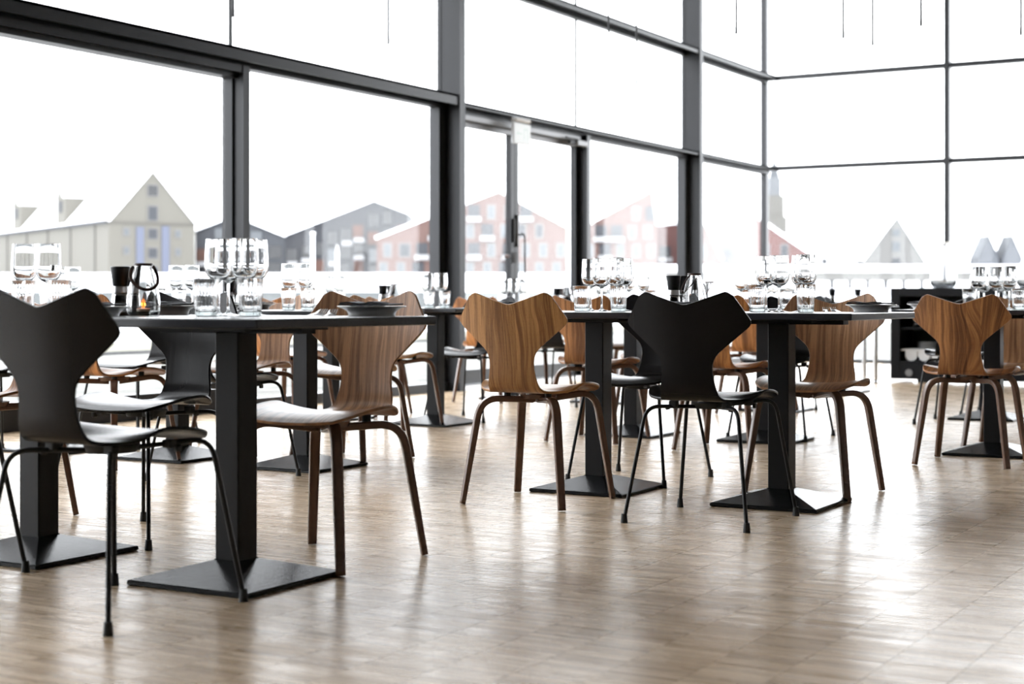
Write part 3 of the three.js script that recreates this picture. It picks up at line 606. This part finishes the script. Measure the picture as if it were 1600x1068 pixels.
// ---------------------------------------------------------------- cabinet at the back, with what stands in and on it
{
  const cu = 14.58, cv = 4.255, W = 2.0, D = 0.48, H = 0.893;
  const c = thing('sideboard', P(cu + D / 2, cv - W / 2, 0));
  tag(c, 'low black open-fronted sideboard with shelves and a round silver badge', 'sideboard');
  const L = (x0, x1, y0, y1, z0, z1) => rbox(x1 - x0, y1 - y0, z1 - z0, 0.003, (x0 + x1) / 2 - W / 2, (y0 + y1) / 2, D / 2 - (z0 + z1) / 2, 1);
  mesh('side_panel', L(0, 0.088, 0.03, H, 0, D), M.cabinet, c);
  mesh('side_panel', L(W - 0.088, W, 0.03, H, 0, D), M.cabinet, c);
  mesh('divider', L(0.96, 1.04, 0.2, 0.82, 0, D), M.cabinet, c);
  mesh('top', L(0.088, W - 0.088, 0.815, H, 0, D), M.cabinet, c);
  mesh('drawer_front', L(0.088, W - 0.088, 0.03, 0.2, 0.004, 0.06), M.cabinet, c);
  mesh('bottom', L(0.088, W - 0.088, 0.17, 0.2, 0.06, D), M.cabinet, c);
  mesh('back_panel', L(0.088, W - 0.088, 0.2, 0.815, D - 0.02, D), M.cabinet, c);
  mesh('shelf', L(0.088, 0.96, 0.5, 0.52, 0.03, D - 0.02), M.cabinet, c);
  mesh('shelf', L(1.04, W - 0.088, 0.5, 0.52, 0.03, D - 0.02), M.cabinet, c);
  for (const x of [0.3, 1.7]) mesh('foot', L(x - 0.06, x + 0.06, 0, 0.03, 0.06, D - 0.06), M.rubber, c);
  const badge = mesh('badge', cyl(0.034, 0.034, 0.006, 0, 0, 0, 32).rotateX(Math.PI / 2).translate(0.178 - W / 2, 0.092, D / 2 + 0.001), M.frameLight, c);
  mesh('badge_ring', new THREE.TorusGeometry(0.02, 0.0022, 8, 28, 5.2).translate(0.178 - W / 2, 0.092, D / 2 + 0.005), M.frameDark, badge);
  mesh('badge_stroke', box(0.034, 0.0035, 0.003).rotateZ(0.7).translate(0.178 - W / 2, 0.092, D / 2 + 0.005), M.frameDark, badge);
  const at = (x, y, z) => P(cu + z, cv - x, y);
  const rack = thing('tray_rack', at(0.5, 0.2, 0.05));
  tag(rack, 'pale tray rail with half-round bins hanging on the lower cabinet shelf', 'tray rack');
  mesh('rail', rbox(0.84, 0.018, 0.34, 0.004, 0, 0.105, -0.16), M.white, rack);
  for (let k = 0; k < 6; k++) {
    const s = new THREE.Shape(); s.moveTo(-0.054, 0); s.lineTo(0.054, 0); s.lineTo(0.054, -0.03); s.absarc(0, -0.04, 0.054, 0, Math.PI, true); s.lineTo(-0.054, 0);
    mesh('bin', new THREE.ExtrudeGeometry(s, { depth: 0.3, bevelEnabled: true, bevelSize: 0.002, bevelThickness: 0.002, bevelSegments: 1, curveSegments: 16 }).translate(-0.318 + k * 0.124, 0.0955, -0.31), M.white, rack);
  }
  const sp = mesh('stacked_plate', lathe([[0, 0.003], [0.05, 0.0], [0.06, 0.002], [0.095, 0.010], [0.096, 0.0115], [0.06, 0.006], [0, 0.006]], 36), M.porcelain); used.stacked_plate = -1;
  [['first', 0.30], ['second', 0.51], ['third', 0.72]].forEach(([w, x]) => { for (let k = 0; k < 6; k++) tag(copy(sp, 'stacked_plate', at(x, 0.315 + k * 0.0105, 0.2)), `${['bottom', 'second-lowest', 'third-lowest', 'third-highest', 'second-highest', 'top'][k]} plate of the ${w} stack in the black sideboard`, 'plate', `plates in the ${w} sideboard stack`); });
  for (let k = 0; k < 4; k++) tag(copy(tumblerProto, 'tumbler', at(0.2 + k * 0.11, 0.52, 0.16 + (k % 2) * 0.05)), `${['first', 'second', 'third', 'fourth'][k]} tumbler from the end on the upper sideboard shelf`, 'tumbler', 'tumblers on the sideboard shelf');
  // tall slant-mouthed vases
  const vg = (() => {
    const g = lathe([[0, 0.004], [0.07, 0.0], [0.10, 0.006], [0.122, 0.04], [0.126, 0.085], [0.118, 0.14], [0.10, 0.2], [0.08, 0.265], [0.068, 0.32], [0.066, 0.36], [0.074, 0.405], [0.079, 0.43], [0.0765, 0.4325], [0.0735, 0.43], [0.0665, 0.405], [0.0575, 0.36], [0.0575, 0.32], [0.067, 0.265], [0.085, 0.2], [0.101, 0.14], [0.109, 0.085], [0.104, 0.05], [0.08, 0.03], [0, 0.026]], 56), p = g.attributes.position;
    for (let i = 0; i < p.count; i++) { const y = p.getY(i), k = smooth(0.12, 0.4, y), x = p.getX(i); p.setX(i, x + 0.02 * k); p.setY(i, y + x * 0.28 * smooth(0.3, 0.43, y)); }
    g.computeVertexNormals(); return g;
  })();
  const v1 = mesh('glass_vase', vg, M.vaseGlass, scene); v1.position.copy(at(0.44, H, 0.24)); v1.rotation.y = Math.PI / 6;
  tag(v1, 'big clear glass vase with a slanted mouth on the black sideboard, wholly in view', 'vase', 'clear glass vases on the sideboard');
  tag(copy(v1, 'glass_vase', at(1.24, H, 0.24), Math.PI / 6), 'big clear glass vase on the black sideboard, cut by the photo edge', 'vase', 'clear glass vases on the sideboard');
  const stand = new THREE.Group();
  mesh('base', lathe([[0, 0], [0.085, 0], [0.086, 0.006], [0.06, 0.014], [0.025, 0.02], [0.018, 0.04], [0, 0.04]], 32), M.chrome, stand);
  mesh('pole', cyl(0.023, 0.023, 0.56, 0, 0.03, 0, 20), M.chrome, stand);
  mesh('top_ring', [new THREE.TorusGeometry(0.07, 0.007, 10, 32).rotateX(Math.PI / 2).translate(0, 0.64, 0), box(0.14, 0.008, 0.012, 0, 0.6, 0), cyl(0.006, 0.006, 0.04, -0.068, 0.6, 0), cyl(0.006, 0.006, 0.04, 0.068, 0.6, 0)], M.chrome, stand);
  tag(copy(stand, 'cooler_stand', P(14.45, 4.47, 0)), 'slim chrome stand on a round foot, farther from the black sideboard', 'stand', 'chrome stands by the sideboard');
  tag(copy(stand, 'cooler_stand', P(14.5, 4.34, 0).add(V(0, 0, 0.12))), 'slim chrome stand on a round foot, closest to the black sideboard', 'stand', 'chrome stands by the sideboard');
}

// ---------------------------------------------------------------- exit sign, door closer, hanging rods
{
  const s = thing('exit_sign', P(12.22, 6.96, 2.19));
  tag(s, 'white illuminated exit sign hanging from the beam over the glass door', 'exit sign');
  const cv = document.createElement('canvas'); cv.width = 256; cv.height = 160; const c = cv.getContext('2d');
  c.fillStyle = '#fbfffd'; c.fillRect(0, 0, 256, 160); c.fillStyle = '#d9efe6';
  c.fillRect(150, 34, 12, 92); c.fillRect(206, 34, 12, 92); c.fillRect(150, 34, 68, 10); c.fillRect(60, 74, 60, 12); c.beginPath(); c.moveTo(60, 58); c.lineTo(34, 80); c.lineTo(60, 102); c.fill();
  const map = new THREE.CanvasTexture(cv); map.colorSpace = THREE.SRGBColorSpace;
  mesh('panel', rbox(0.028, 0.19, 0.31, 0.006, 0, 0.095, 0), phy({ color: lin(0.4, 0.41, 0.41), roughness: 0.3, emissive: 0xffffff, emissiveIntensity: 0.03 }), s);
  mesh('face', new THREE.PlaneGeometry(0.29, 0.17).rotateY(Math.PI / 2).translate(0.0146, 0.095, 0), std({ map, color: lin(0.42, 0.43, 0.43), emissive: 0xffffff, emissiveMap: map, emissiveIntensity: 0.03, roughness: 0.3 }), s);
  mesh('bracket', rbox(0.06, 0.035, 0.27, 0.012, 0, 0.218, 0), M.white, s);
  const l = new THREE.RectAreaLight(0xffffff, 0.06, 0.29, 0.17); l.position.set(0.03, 0.095, 0); l.rotation.y = -Math.PI / 2; s.add(l);
  const d = thing('door_closer', P(13.55, 7.04, 2.29));
  tag(d, 'silver door closer at the top corner of the glass door', 'door closer');
  mesh('case', rbox(0.05, 0.055, 0.22, 0.008, 0, 0.03, 0), M.frameLight, d);
  mesh('arm', [box(0.018, 0.012, 0.3, 0.0, 0.066, 0.16), box(0.03, 0.03, 0.12, -0.005, 0.03, 0.17)], M.rubber, d);
  const rods = [[360, 37, 'over the left sliding window'], [604, 80, 'left of the broad window column'], [953, 147, 'right of the glass joint over the door'], [995, 147, 'left of the second window column'], [1149, 68, 'right of the second window column'], [1316, 70, 'left one of the pair before the back window'], [1366, 80, 'right one of the pair before the back window'], [1450, 60, 'beside the slim back mullion'], [1576, 60, 'at the right photo edge']];
  const spot = [[7.75, 6.55], [9.13, 6.29], [11.83, 5.88], [11.94, 5.67], [9.97, 3.98], [10.51, 3.40], [10.9, 3.31], [10.3, 2.8], [11.0, 2.3]];
  rods.forEach(([, , where], i) => {
    const r = thing('pendant_rod', P(spot[i][0], spot[i][1], 2.6));
    mesh('rod', [cyl(0.009, 0.009, CH - 2.6, 0, 0, 0, 8)], M.tubeBlack, r); mesh('rod_end', cyl(0.0097, 0.0097, 0.05, 0, 0, 0, 10), M.rubber, r);
    tag(r, `thin dark pendant rod hanging from above, ${where}`, 'pendant rod', 'thin hanging pendant rods');
  });
}

// ---------------------------------------------------------------- outside
{
  const g = new THREE.PlaneGeometry(1000, 1000).rotateX(-Math.PI / 2); const uv = g.attributes.uv; for (let i = 0; i < uv.count; i++) uv.setXY(i, uv.getX(i) * 120, uv.getY(i) * 120);
  const s = structure('ground'); mesh('snow_cover', g.translate(0, -0.32, 0), M.snow, s);
  const frost = texture(256, 512, (x, y) => { const p = Math.floor(x / 32), k = 0.75 + 0.3 * hash(p, 1, 311) + 0.3 * (noise(x / 9, y / 60, 312) - 0.5) + 0.35 * (noise(x / 40, y / 40, 313, 6, 13) - 0.5), e = x % 32 < 2 ? 0.55 : 1; return [112 * k * e, 112 * k * e, 107 * k * e]; });
  M.frost = std({ map: frost, roughness: 0.9 });
  const t = structure('terrace'); mesh('terrace_slab', [bu(-40, 60, WV + 0.06, 16.2, -0.3, -0.01), bu(BU + 0.06, 30, -20, WV + 0.06, -0.3, -0.01)].map((g) => { const p = g.attributes.position, uv = g.attributes.uv; for (let i = 0; i < p.count; i++) uv.setXY(i, p.getX(i) / 1.2, p.getZ(i) / 2.4); return g; }), M.frost, t);
  const oak = texture(256, 256, (x, y) => { const k = noise(x / 40, y / 3, 301) * 0.6 + noise(x / 6, y / 1.5, 302) * 0.4, e = y % 32 < 2 ? 0.6 : 1; return [150 * e * (0.7 + 0.5 * k), 146 * e * (0.7 + 0.5 * k), 112 * e * (0.7 + 0.5 * k)]; });
  const d = thing('quay_deck', P(10, 18.2, -0.31)); tag(d, 'low weathered timber deck along the snowy quay beyond the windows', 'deck');
  const mk = (w) => { const q = new THREE.BoxGeometry(w, 0.34, 90); return q; };
  mesh('edge_beam', box(0.2, 0.34, 90, 1.9, 0.17, 0), std({ color: lin(0.05, 0.05, 0.055), roughness: 0.8 }), d);
  const om = std({ color: lin(0.11, 0.105, 0.07), roughness: 0.85 });
  for (let k = 0; k < 8; k++) mesh('plank', box(0.43, 0.04, 90, 1.56 - k * 0.45, 0.325, 0), om, d);
  mesh('joists', box(3.5, 0.28, 89, 0, 0.14, 0), std({ color: lin(0.03, 0.03, 0.03), roughness: 0.9 }), d);
}
// far things are laid out on the camera's bearing: x metres right of its axis, depth metres ahead, height above the floor
const yaw = Math.PI / 6, ahead = V(-Math.sin(yaw), 0, -Math.cos(yaw)), right = V(Math.cos(yaw), 0, -Math.sin(yaw));
const far = (x, d, z) => ahead.clone().multiplyScalar(d).addScaledVector(right, x).setY(z);
const bl = (r, g, b) => lin(r * 0.36, g * 0.36, b * 0.36);
const B = {
  cream: std({ color: bl(0.235, 0.222, 0.19), roughness: 0.9 }), creamDark: std({ color: bl(0.17, 0.16, 0.14), roughness: 0.9 }), roof: M.snow,
  win: phy({ color: bl(0.012, 0.014, 0.018), roughness: 0.25 }), winPale: phy({ color: bl(0.11, 0.125, 0.14), roughness: 0.3 }), dark: std({ color: bl(0.028, 0.031, 0.04), roughness: 0.8 }),
  slate: std({ color: bl(0.06, 0.066, 0.078), roughness: 0.8 }), balcony: std({ color: bl(0.5, 0.5, 0.51), roughness: 0.6 }), rust: std({ color: bl(0.14, 0.06, 0.04), roughness: 0.8 }),
  red: std({ color: bl(0.2, 0.118, 0.1), roughness: 0.9 }), redDeep: std({ color: bl(0.19, 0.085, 0.075), roughness: 0.9 }), pale: std({ color: bl(0.25, 0.245, 0.235), roughness: 0.9 }), trim: std({ color: bl(0.28, 0.27, 0.26), roughness: 0.7 }),
  blue: std({ color: bl(0.17, 0.19, 0.27), roughness: 0.8 }), greyDeep: std({ color: bl(0.15, 0.16, 0.18), roughness: 0.9 }), grey: std({ color: bl(0.19, 0.2, 0.215), roughness: 0.9 }), shade: std({ color: bl(0.07, 0.075, 0.085), roughness: 0.9 }),
};
// a gabled block: outline in local x, y (metres), depth behind, snow lying on the slopes
function block(name, pos, turn, outline, depth, wallM, roofM, thick = 0.45) {
  const g = thing(name, pos, turn);
  const s = new THREE.Shape(outline.map(([x, y]) => new THREE.Vector2(x, y)));
  mesh('wall', new THREE.ExtrudeGeometry(s, { depth, bevelEnabled: false }).translate(0, 0, -depth), wallM, g);
  for (let i = 1; i + 2 < outline.length; i++) {
    const [x0, y0] = outline[i], [x1, y1] = outline[i + 1], l = Math.hypot(x1 - x0, y1 - y0); if (Math.abs(x1 - x0) < 0.5) continue;
    const r = new THREE.BoxGeometry(l + thick, thick, depth + thick).rotateZ(Math.atan2(y1 - y0, x1 - x0)).translate((x0 + x1) / 2, (y0 + y1) / 2 + 0.24, -depth / 2 + 0.1);
    mesh('roof', r, roofM, g);
  }
  return g;
}
function pane(g, x, y, w, h, m = B.win, frame = true) {
  const f = mesh('window', [box(w + 0.3, h + 0.3, 0.16, x, y, 0.05)], frame ? B.trim : m, g);
  mesh('window_pane', box(w, h, 0.1, x, y, 0.12), m, f);
}
{ // warehouse with dormers
  const base = -3, e = 15.65, pk = 23.5, w = 13.6, D = 115;
  const g = block('warehouse', far(-59.9, 230, base), yaw + 34 * Math.PI / 180, [[0, 0], [0, e], [w / 2, pk], [w, e], [w, 0]], D, B.cream, B.roof);
  tag(g, 'cream old warehouse with a steep snowy roof and blue banners', 'building');
  pane(g, 6.8, 20.4, 1.5, 1.6); pane(g, 6.8, 17.0, 1.4, 2.1, B.slate); for (const y of [13.9, 11.0, 8.2]) pane(g, 6.8, y, 1.4, 1.5, B.slate);
  for (const [x, ys] of [[2.7, [14.1, 11.3, 8.4]], [10.8, [14, 11.2, 8.4]]]) for (const y of ys) pane(g, x, y, 0.7, 1.0, B.winPale);
  for (const x of [4.8, 8.8]) mesh('banner', box(1.2, x < 5 ? 6.2 : 9, 0.12, x, x < 5 ? 11.8 : 10.6, 0.14), B.blue, g);
  for (const z of [22, 46, 70, 94]) {
    const s = new THREE.Shape(); s.moveTo(0, -0.6); s.lineTo(4.4, -0.6); s.lineTo(4.4, 4.6); s.lineTo(2.2, 7.2); s.lineTo(0, 4.6);
    const dm = mesh('dormer', new THREE.ExtrudeGeometry(s, { depth: 6.2, bevelEnabled: false }).rotateY(-Math.PI / 2).translate(6.1, e, -z - 2.2), B.cream, g);
    for (const k of [-1, 1]) mesh('dormer_roof', box(6.8, 0.35, 3.6).rotateX(k * 0.87).translate(2.9, e + 6.05, -z + k * 1.15), B.roof, dm);
    mesh('window_pane', box(0.15, 1.8, 1.3, -0.15, e + 3.2, -z), B.slate, dm);
  }
  for (let k = 0; k < 9; k++) mesh('pilaster', box(0.2, e, 0.5, -0.05, e / 2, -6 - k * 11.5), B.creamDark, g);
  mesh('eaves', box(0.5, 0.4, D, -0.2, e - 0.1, -D / 2), B.slate, g);
  mesh('string_course', box(w + 0.1, 0.25, 0.2, w / 2, e - 0.2, 0.05), B.creamDark, g);
}
{ // low white roofs and the near gable of the dark houses
  const g = block('low_house', far(-50.5, 262, -3), 0 + yaw, [[0, 0], [0, 13.4], [6, 16.2], [12, 15.2], [12, 0]], 20, B.grey, B.roof);
  tag(g, 'low pale house with a snowy roof and chimney beside the cream warehouse', 'building');
  mesh('chimney', box(1.6, 2.6, 1.6, 4.2, 17.0, -6), B.grey, g); for (const x of [1.8, 4.4]) pane(g, x, 11, 1.1, 1.6, B.winPale);
}
function balconyHouse(name, x, d, outline, label, floors, cols, wallM, dens) {
  const g = block(name, far(x, d, -3), yaw, outline, 14, wallM, B.roof); tag(g, label, 'building');
  const top = curveAt(outline.slice(1, -1));
  for (let f = 0; f < floors; f++) for (let c = 0; c < cols; c++) {
    const w = (outline[outline.length - 1][0] - 0) / cols, cx = w * (c + 0.5) + rr(-0.3, 0.3), y = 8.2 + f * 2.7 + ((c % 3) * 0.5);
    if (y + 1.6 > top(cx) - 0.4) continue;
    const r = rnd();
    pane(g, cx, y, w * rr(0.4, 0.7), 1.7, r < 0.5 ? B.win : r < 0.6 ? B.rust : B.winPale, false);
    if (rnd() < dens) { const b = mesh('balcony', [box(w * 0.74, 0.62, 0.12, cx + 0.25, y - 1.3, 1.2), box(w * 0.8, 0.14, 1.2, cx + 0.25, y - 1.65, 0.6)], B.balcony, g); }
  }
  mesh('eaves', outline.slice(1, -2).map(([x0, y0], i) => { const [x1, y1] = outline[i + 2], l = Math.hypot(x1 - x0, y1 - y0); return box(l, 0.22, 0.3).rotateZ(Math.atan2(y1 - y0, x1 - x0)).translate((x0 + x1) / 2, (y0 + y1) / 2 - 0.1, 0.12); }), B.dark, g);
  return g;
}
balconyHouse('dark_house', -49.5, 242, [[0, 0], [0, 14.6], [6.2, 17.0], [14, 13.8], [14, 0]], 'small dark gabled house seen beside the slim window mullion', 4, 5, B.slate, 0.6);
balconyHouse('dark_house', -35.5, 242, [[0, 0], [0, 13.9], [14, 19.4], [19.2, 17.4], [19.2, 0]], 'large dark gabled apartment house with pale balconies', 6, 9, B.dark, 0.75);
{ // red brick gables
  const red = (x, d, outline, label, floors, cols, m, deep = 18) => {
    const g = block('brick_house', far(x, d, -3), yaw, outline, deep, m, B.roof); tag(g, label, 'building');
    const top = curveAt(outline.slice(1, -1)), W = outline[outline.length - 1][0];
    for (let f = 0; f < floors; f++) for (let c = 0; c < cols; c++) {
      const cx = W / cols * (c + 0.5) + ((f % 2) - 0.5) * 0.6, y = 8.6 + f * 2.9; if (y + 1.7 > top(cx)) continue;
      const k = rnd(); pane(g, cx, y, k < 0.35 ? 1.5 : 1.0, 1.9, k < 0.4 ? B.slate : B.winPale, k > 0.3);
      if (k < 0.25) mesh('balcony', box(2.2, 0.8, 0.8, cx, y - 1.1, 0.5), B.balcony, g);
    }
    return g;
  };
  red(-20.6, 236, [[0, 0], [0, 13.2], [18.6, 20.4], [29, 14.9], [29, 0]], 'wide red brick gable house behind the glass door', 5, 11, B.red, 5.2);
  red(10.5, 240, [[0, 0], [0, 14.8], [11.3, 20.9], [12.0, 15.6], [12.0, 0]], 'red brick house with one long roof slope right of the glass door', 5, 5, B.red);
  red(22.8, 250, [[0, 0], [0, 15.8], [3.6, 16.1], [6.4, 15.6], [6.4, 0]], 'narrow deep red brick house beside the second window column', 4, 2, B.redDeep);
  red(28.4, 244, [[0, 0], [0, 16.0], [2.2, 15.6], [4.6, 10.2], [4.6, 0]], 'pale red brick house end right of the second window column', 4, 2, B.red, 5);
  red(37.6, 240, [[0, 0], [0, 16.9], [3.0, 14.7], [8.6, 10.9], [8.6, 0]], 'red brick house with a single falling roof at the room corner', 4, 3, B.redDeep, 5);
  const wh = block('white_roof_house', far(32.6, 262, -3), yaw, [[0, 0], [0, 13.6], [3.2, 16.8], [7.6, 17.8], [7.6, 0]], 16, B.pale, B.roof);
  tag(wh, 'pale snow-covered house just left of the room corner post', 'building'); pane(wh, 4, 12, 1, 1.4, B.winPale);
  const t = thing('church_tower', far(39.6, 300, -3)); t.rotation.y = yaw; tag(t, 'distant pale brown church tower with a stepped spire', 'tower');
  mesh('shaft', box(3.6, 20, 3.6, 11.6, 10, 0), B.creamDark, t); mesh('belfry', box(3.0, 4.2, 3.0, 11.4, 22, 0), B.creamDark, t);
  mesh('lantern_stage', box(2.2, 3.4, 2.2, 11.2, 25.8, 0), B.grey, t); mesh('spire', new THREE.CylinderGeometry(0.15, 1.1, 4.2, 8).translate(11.2, 29.6, 0), B.grey, t);
}
{ // second warehouse and small grey gables on the right
  const g = block('warehouse', far(55.8, 246, -3), yaw, [[0, 0], [0, 10.2], [5.3, 17.3], [9.8, 10.2], [9.8, 0]], 14, B.pale, B.roof); tag(g, 'pale plastered gable of the second old warehouse, right of the brick houses', 'building');
  mesh('side_wing', box(13, 9.2, 12, -6.2, 4.6, -8), B.pale, g);
  const s = new THREE.Shape(); s.moveTo(0, 0); s.lineTo(0, 6.6); s.lineTo(-8, 0);
  mesh('wing_roof', new THREE.ExtrudeGeometry(new THREE.Shape([[-14, 0], [2.5, 0], [2.5, 6.4], [-10.5, 5.8]].map(([x, y]) => new THREE.Vector2(x, y))), { depth: 9, bevelEnabled: false }).translate(0, 9.2, -14), M.snow, g);
  for (const [y, h] of [[14.6, 0.8], [12.4, 1.2], [9.9, 1.0]]) pane(g, 5.2, y, 0.9, h, y > 12 ? B.winPale : B.slate, false);
  mesh('roof_window', box(0.8, 0.9, 0.4, -5.2, 10.2, -4.9), B.slate, g);
  for (const [x, n] of [[75.3, 'left of two small grey gables beyond the glass vase'], [79.1, 'right of two small grey gables beyond the glass vase']]) {
    const k = block('grey_shed', far(x, 250, -3), yaw, [[0, 0], [0, 10.4], [1.65, 14.1], [3.3, 10.4], [3.3, 0]], 5, B.greyDeep, B.greyDeep, 0.06); tag(k, n, 'shed', 'small grey gables');
  }
  const lw = thing('long_shed', far(80, 263, -3)); lw.rotation.y = yaw; tag(lw, 'long low white shed with dark window slots beyond the vase', 'shed');
  mesh('wall', box(22, 9.6, 8, 2, 4.8, 0), B.pale, lw); for (let i = 0; i < 4; i++) mesh('window', box(1.5, 0.5, 0.3, -6 + i * 2.4, 8.7, 4.05), B.slate, lw); mesh('roof', box(22.6, 0.5, 8.6, 2, 9.85, 0), M.snow, lw);
}
{ // far quay wall with snow on it, posts, masts
  const q = structure('terrain_quay');
  const face = std({ color: lin(0.085, 0.09, 0.09), roughness: 0.9 });
  mesh('quay_wall', box(170, 2.6, 8, 0, 0.2, 0).applyMatrix4(new THREE.Matrix4().makeRotationY(yaw)).translate(...far(20, 125, 0).toArray()), face, q);
  mesh('quay_snow', box(171, 1.45, 8.4, 0, 2.22, 0).applyMatrix4(new THREE.Matrix4().makeRotationY(yaw)).translate(...far(20, 125, 0).toArray()), M.snow, q);
  const sideM = std({ color: lin(0.1, 0.098, 0.092), roughness: 0.9 });
  const q2 = (w, h, d, x, z, dd, name, m) => mesh(name, box(w, h, d, 0, 0, 0).applyMatrix4(new THREE.Matrix4().makeRotationY(yaw)).translate(...far(x, dd, z).toArray()), m, q);
  q2(46, 0.5, 3.4, 31, 3.05, 110, 'pier_snow', M.snow); q2(46, 0.58, 3, 31, 2.51, 110, 'pier_deck', sideM); q2(46, 2.4, 2, 31, 0.45, 111.5, 'pier_bank', M.snow);
  const post = mesh('quay_post', [rbox(0.26, 0.6, 0.26, 0.05, 0, 0.3, 0), box(0.34, 0.06, 0.34, 0, 0.56, 0)], std({ color: lin(0.04, 0.042, 0.045), roughness: 0.9 })); used.quay_post = -1;
  const names = ['first', 'second', 'third', 'fourth', 'fifth', 'sixth', 'seventh', 'eighth'];
  for (let i = 0; i < 8; i++) tag(copy(post, 'quay_post', far(20.1 + i * 1.27, 109.6, 1.62), yaw), `short dark post under the far snowy pier, ${names[i]} from the left`, 'post', 'short dark posts under the far pier');
  const mast = thing('mast', far(-9.0, 70, -0.3)); mesh('pole', cyl(0.075, 0.09, 4.1, 0, 0, 0, 12), M.white, mast); mesh('cap', cyl(0.11, 0.11, 0.08, 0, 4.1, 0, 12), M.white, mast); tag(mast, 'taller white mast standing before the large dark apartment house', 'mast', 'white masts on the quay');
  const m2 = thing('mast', far(-7.9, 70, -0.3)); mesh('pole', cyl(0.07, 0.08, 3.2, 0, 0, 0, 12), M.white, m2); mesh('cap', new THREE.ConeGeometry(0.09, 0.5, 12).translate(0, 3.4, 0), M.white, m2); tag(m2, 'shorter white pointed mast before the large dark apartment house', 'mast', 'white masts on the quay');
}

scene.traverse((o) => { if (o.isMesh) o.castShadow = o.receiveShadow = true; });
renderer.render(scene, camera);
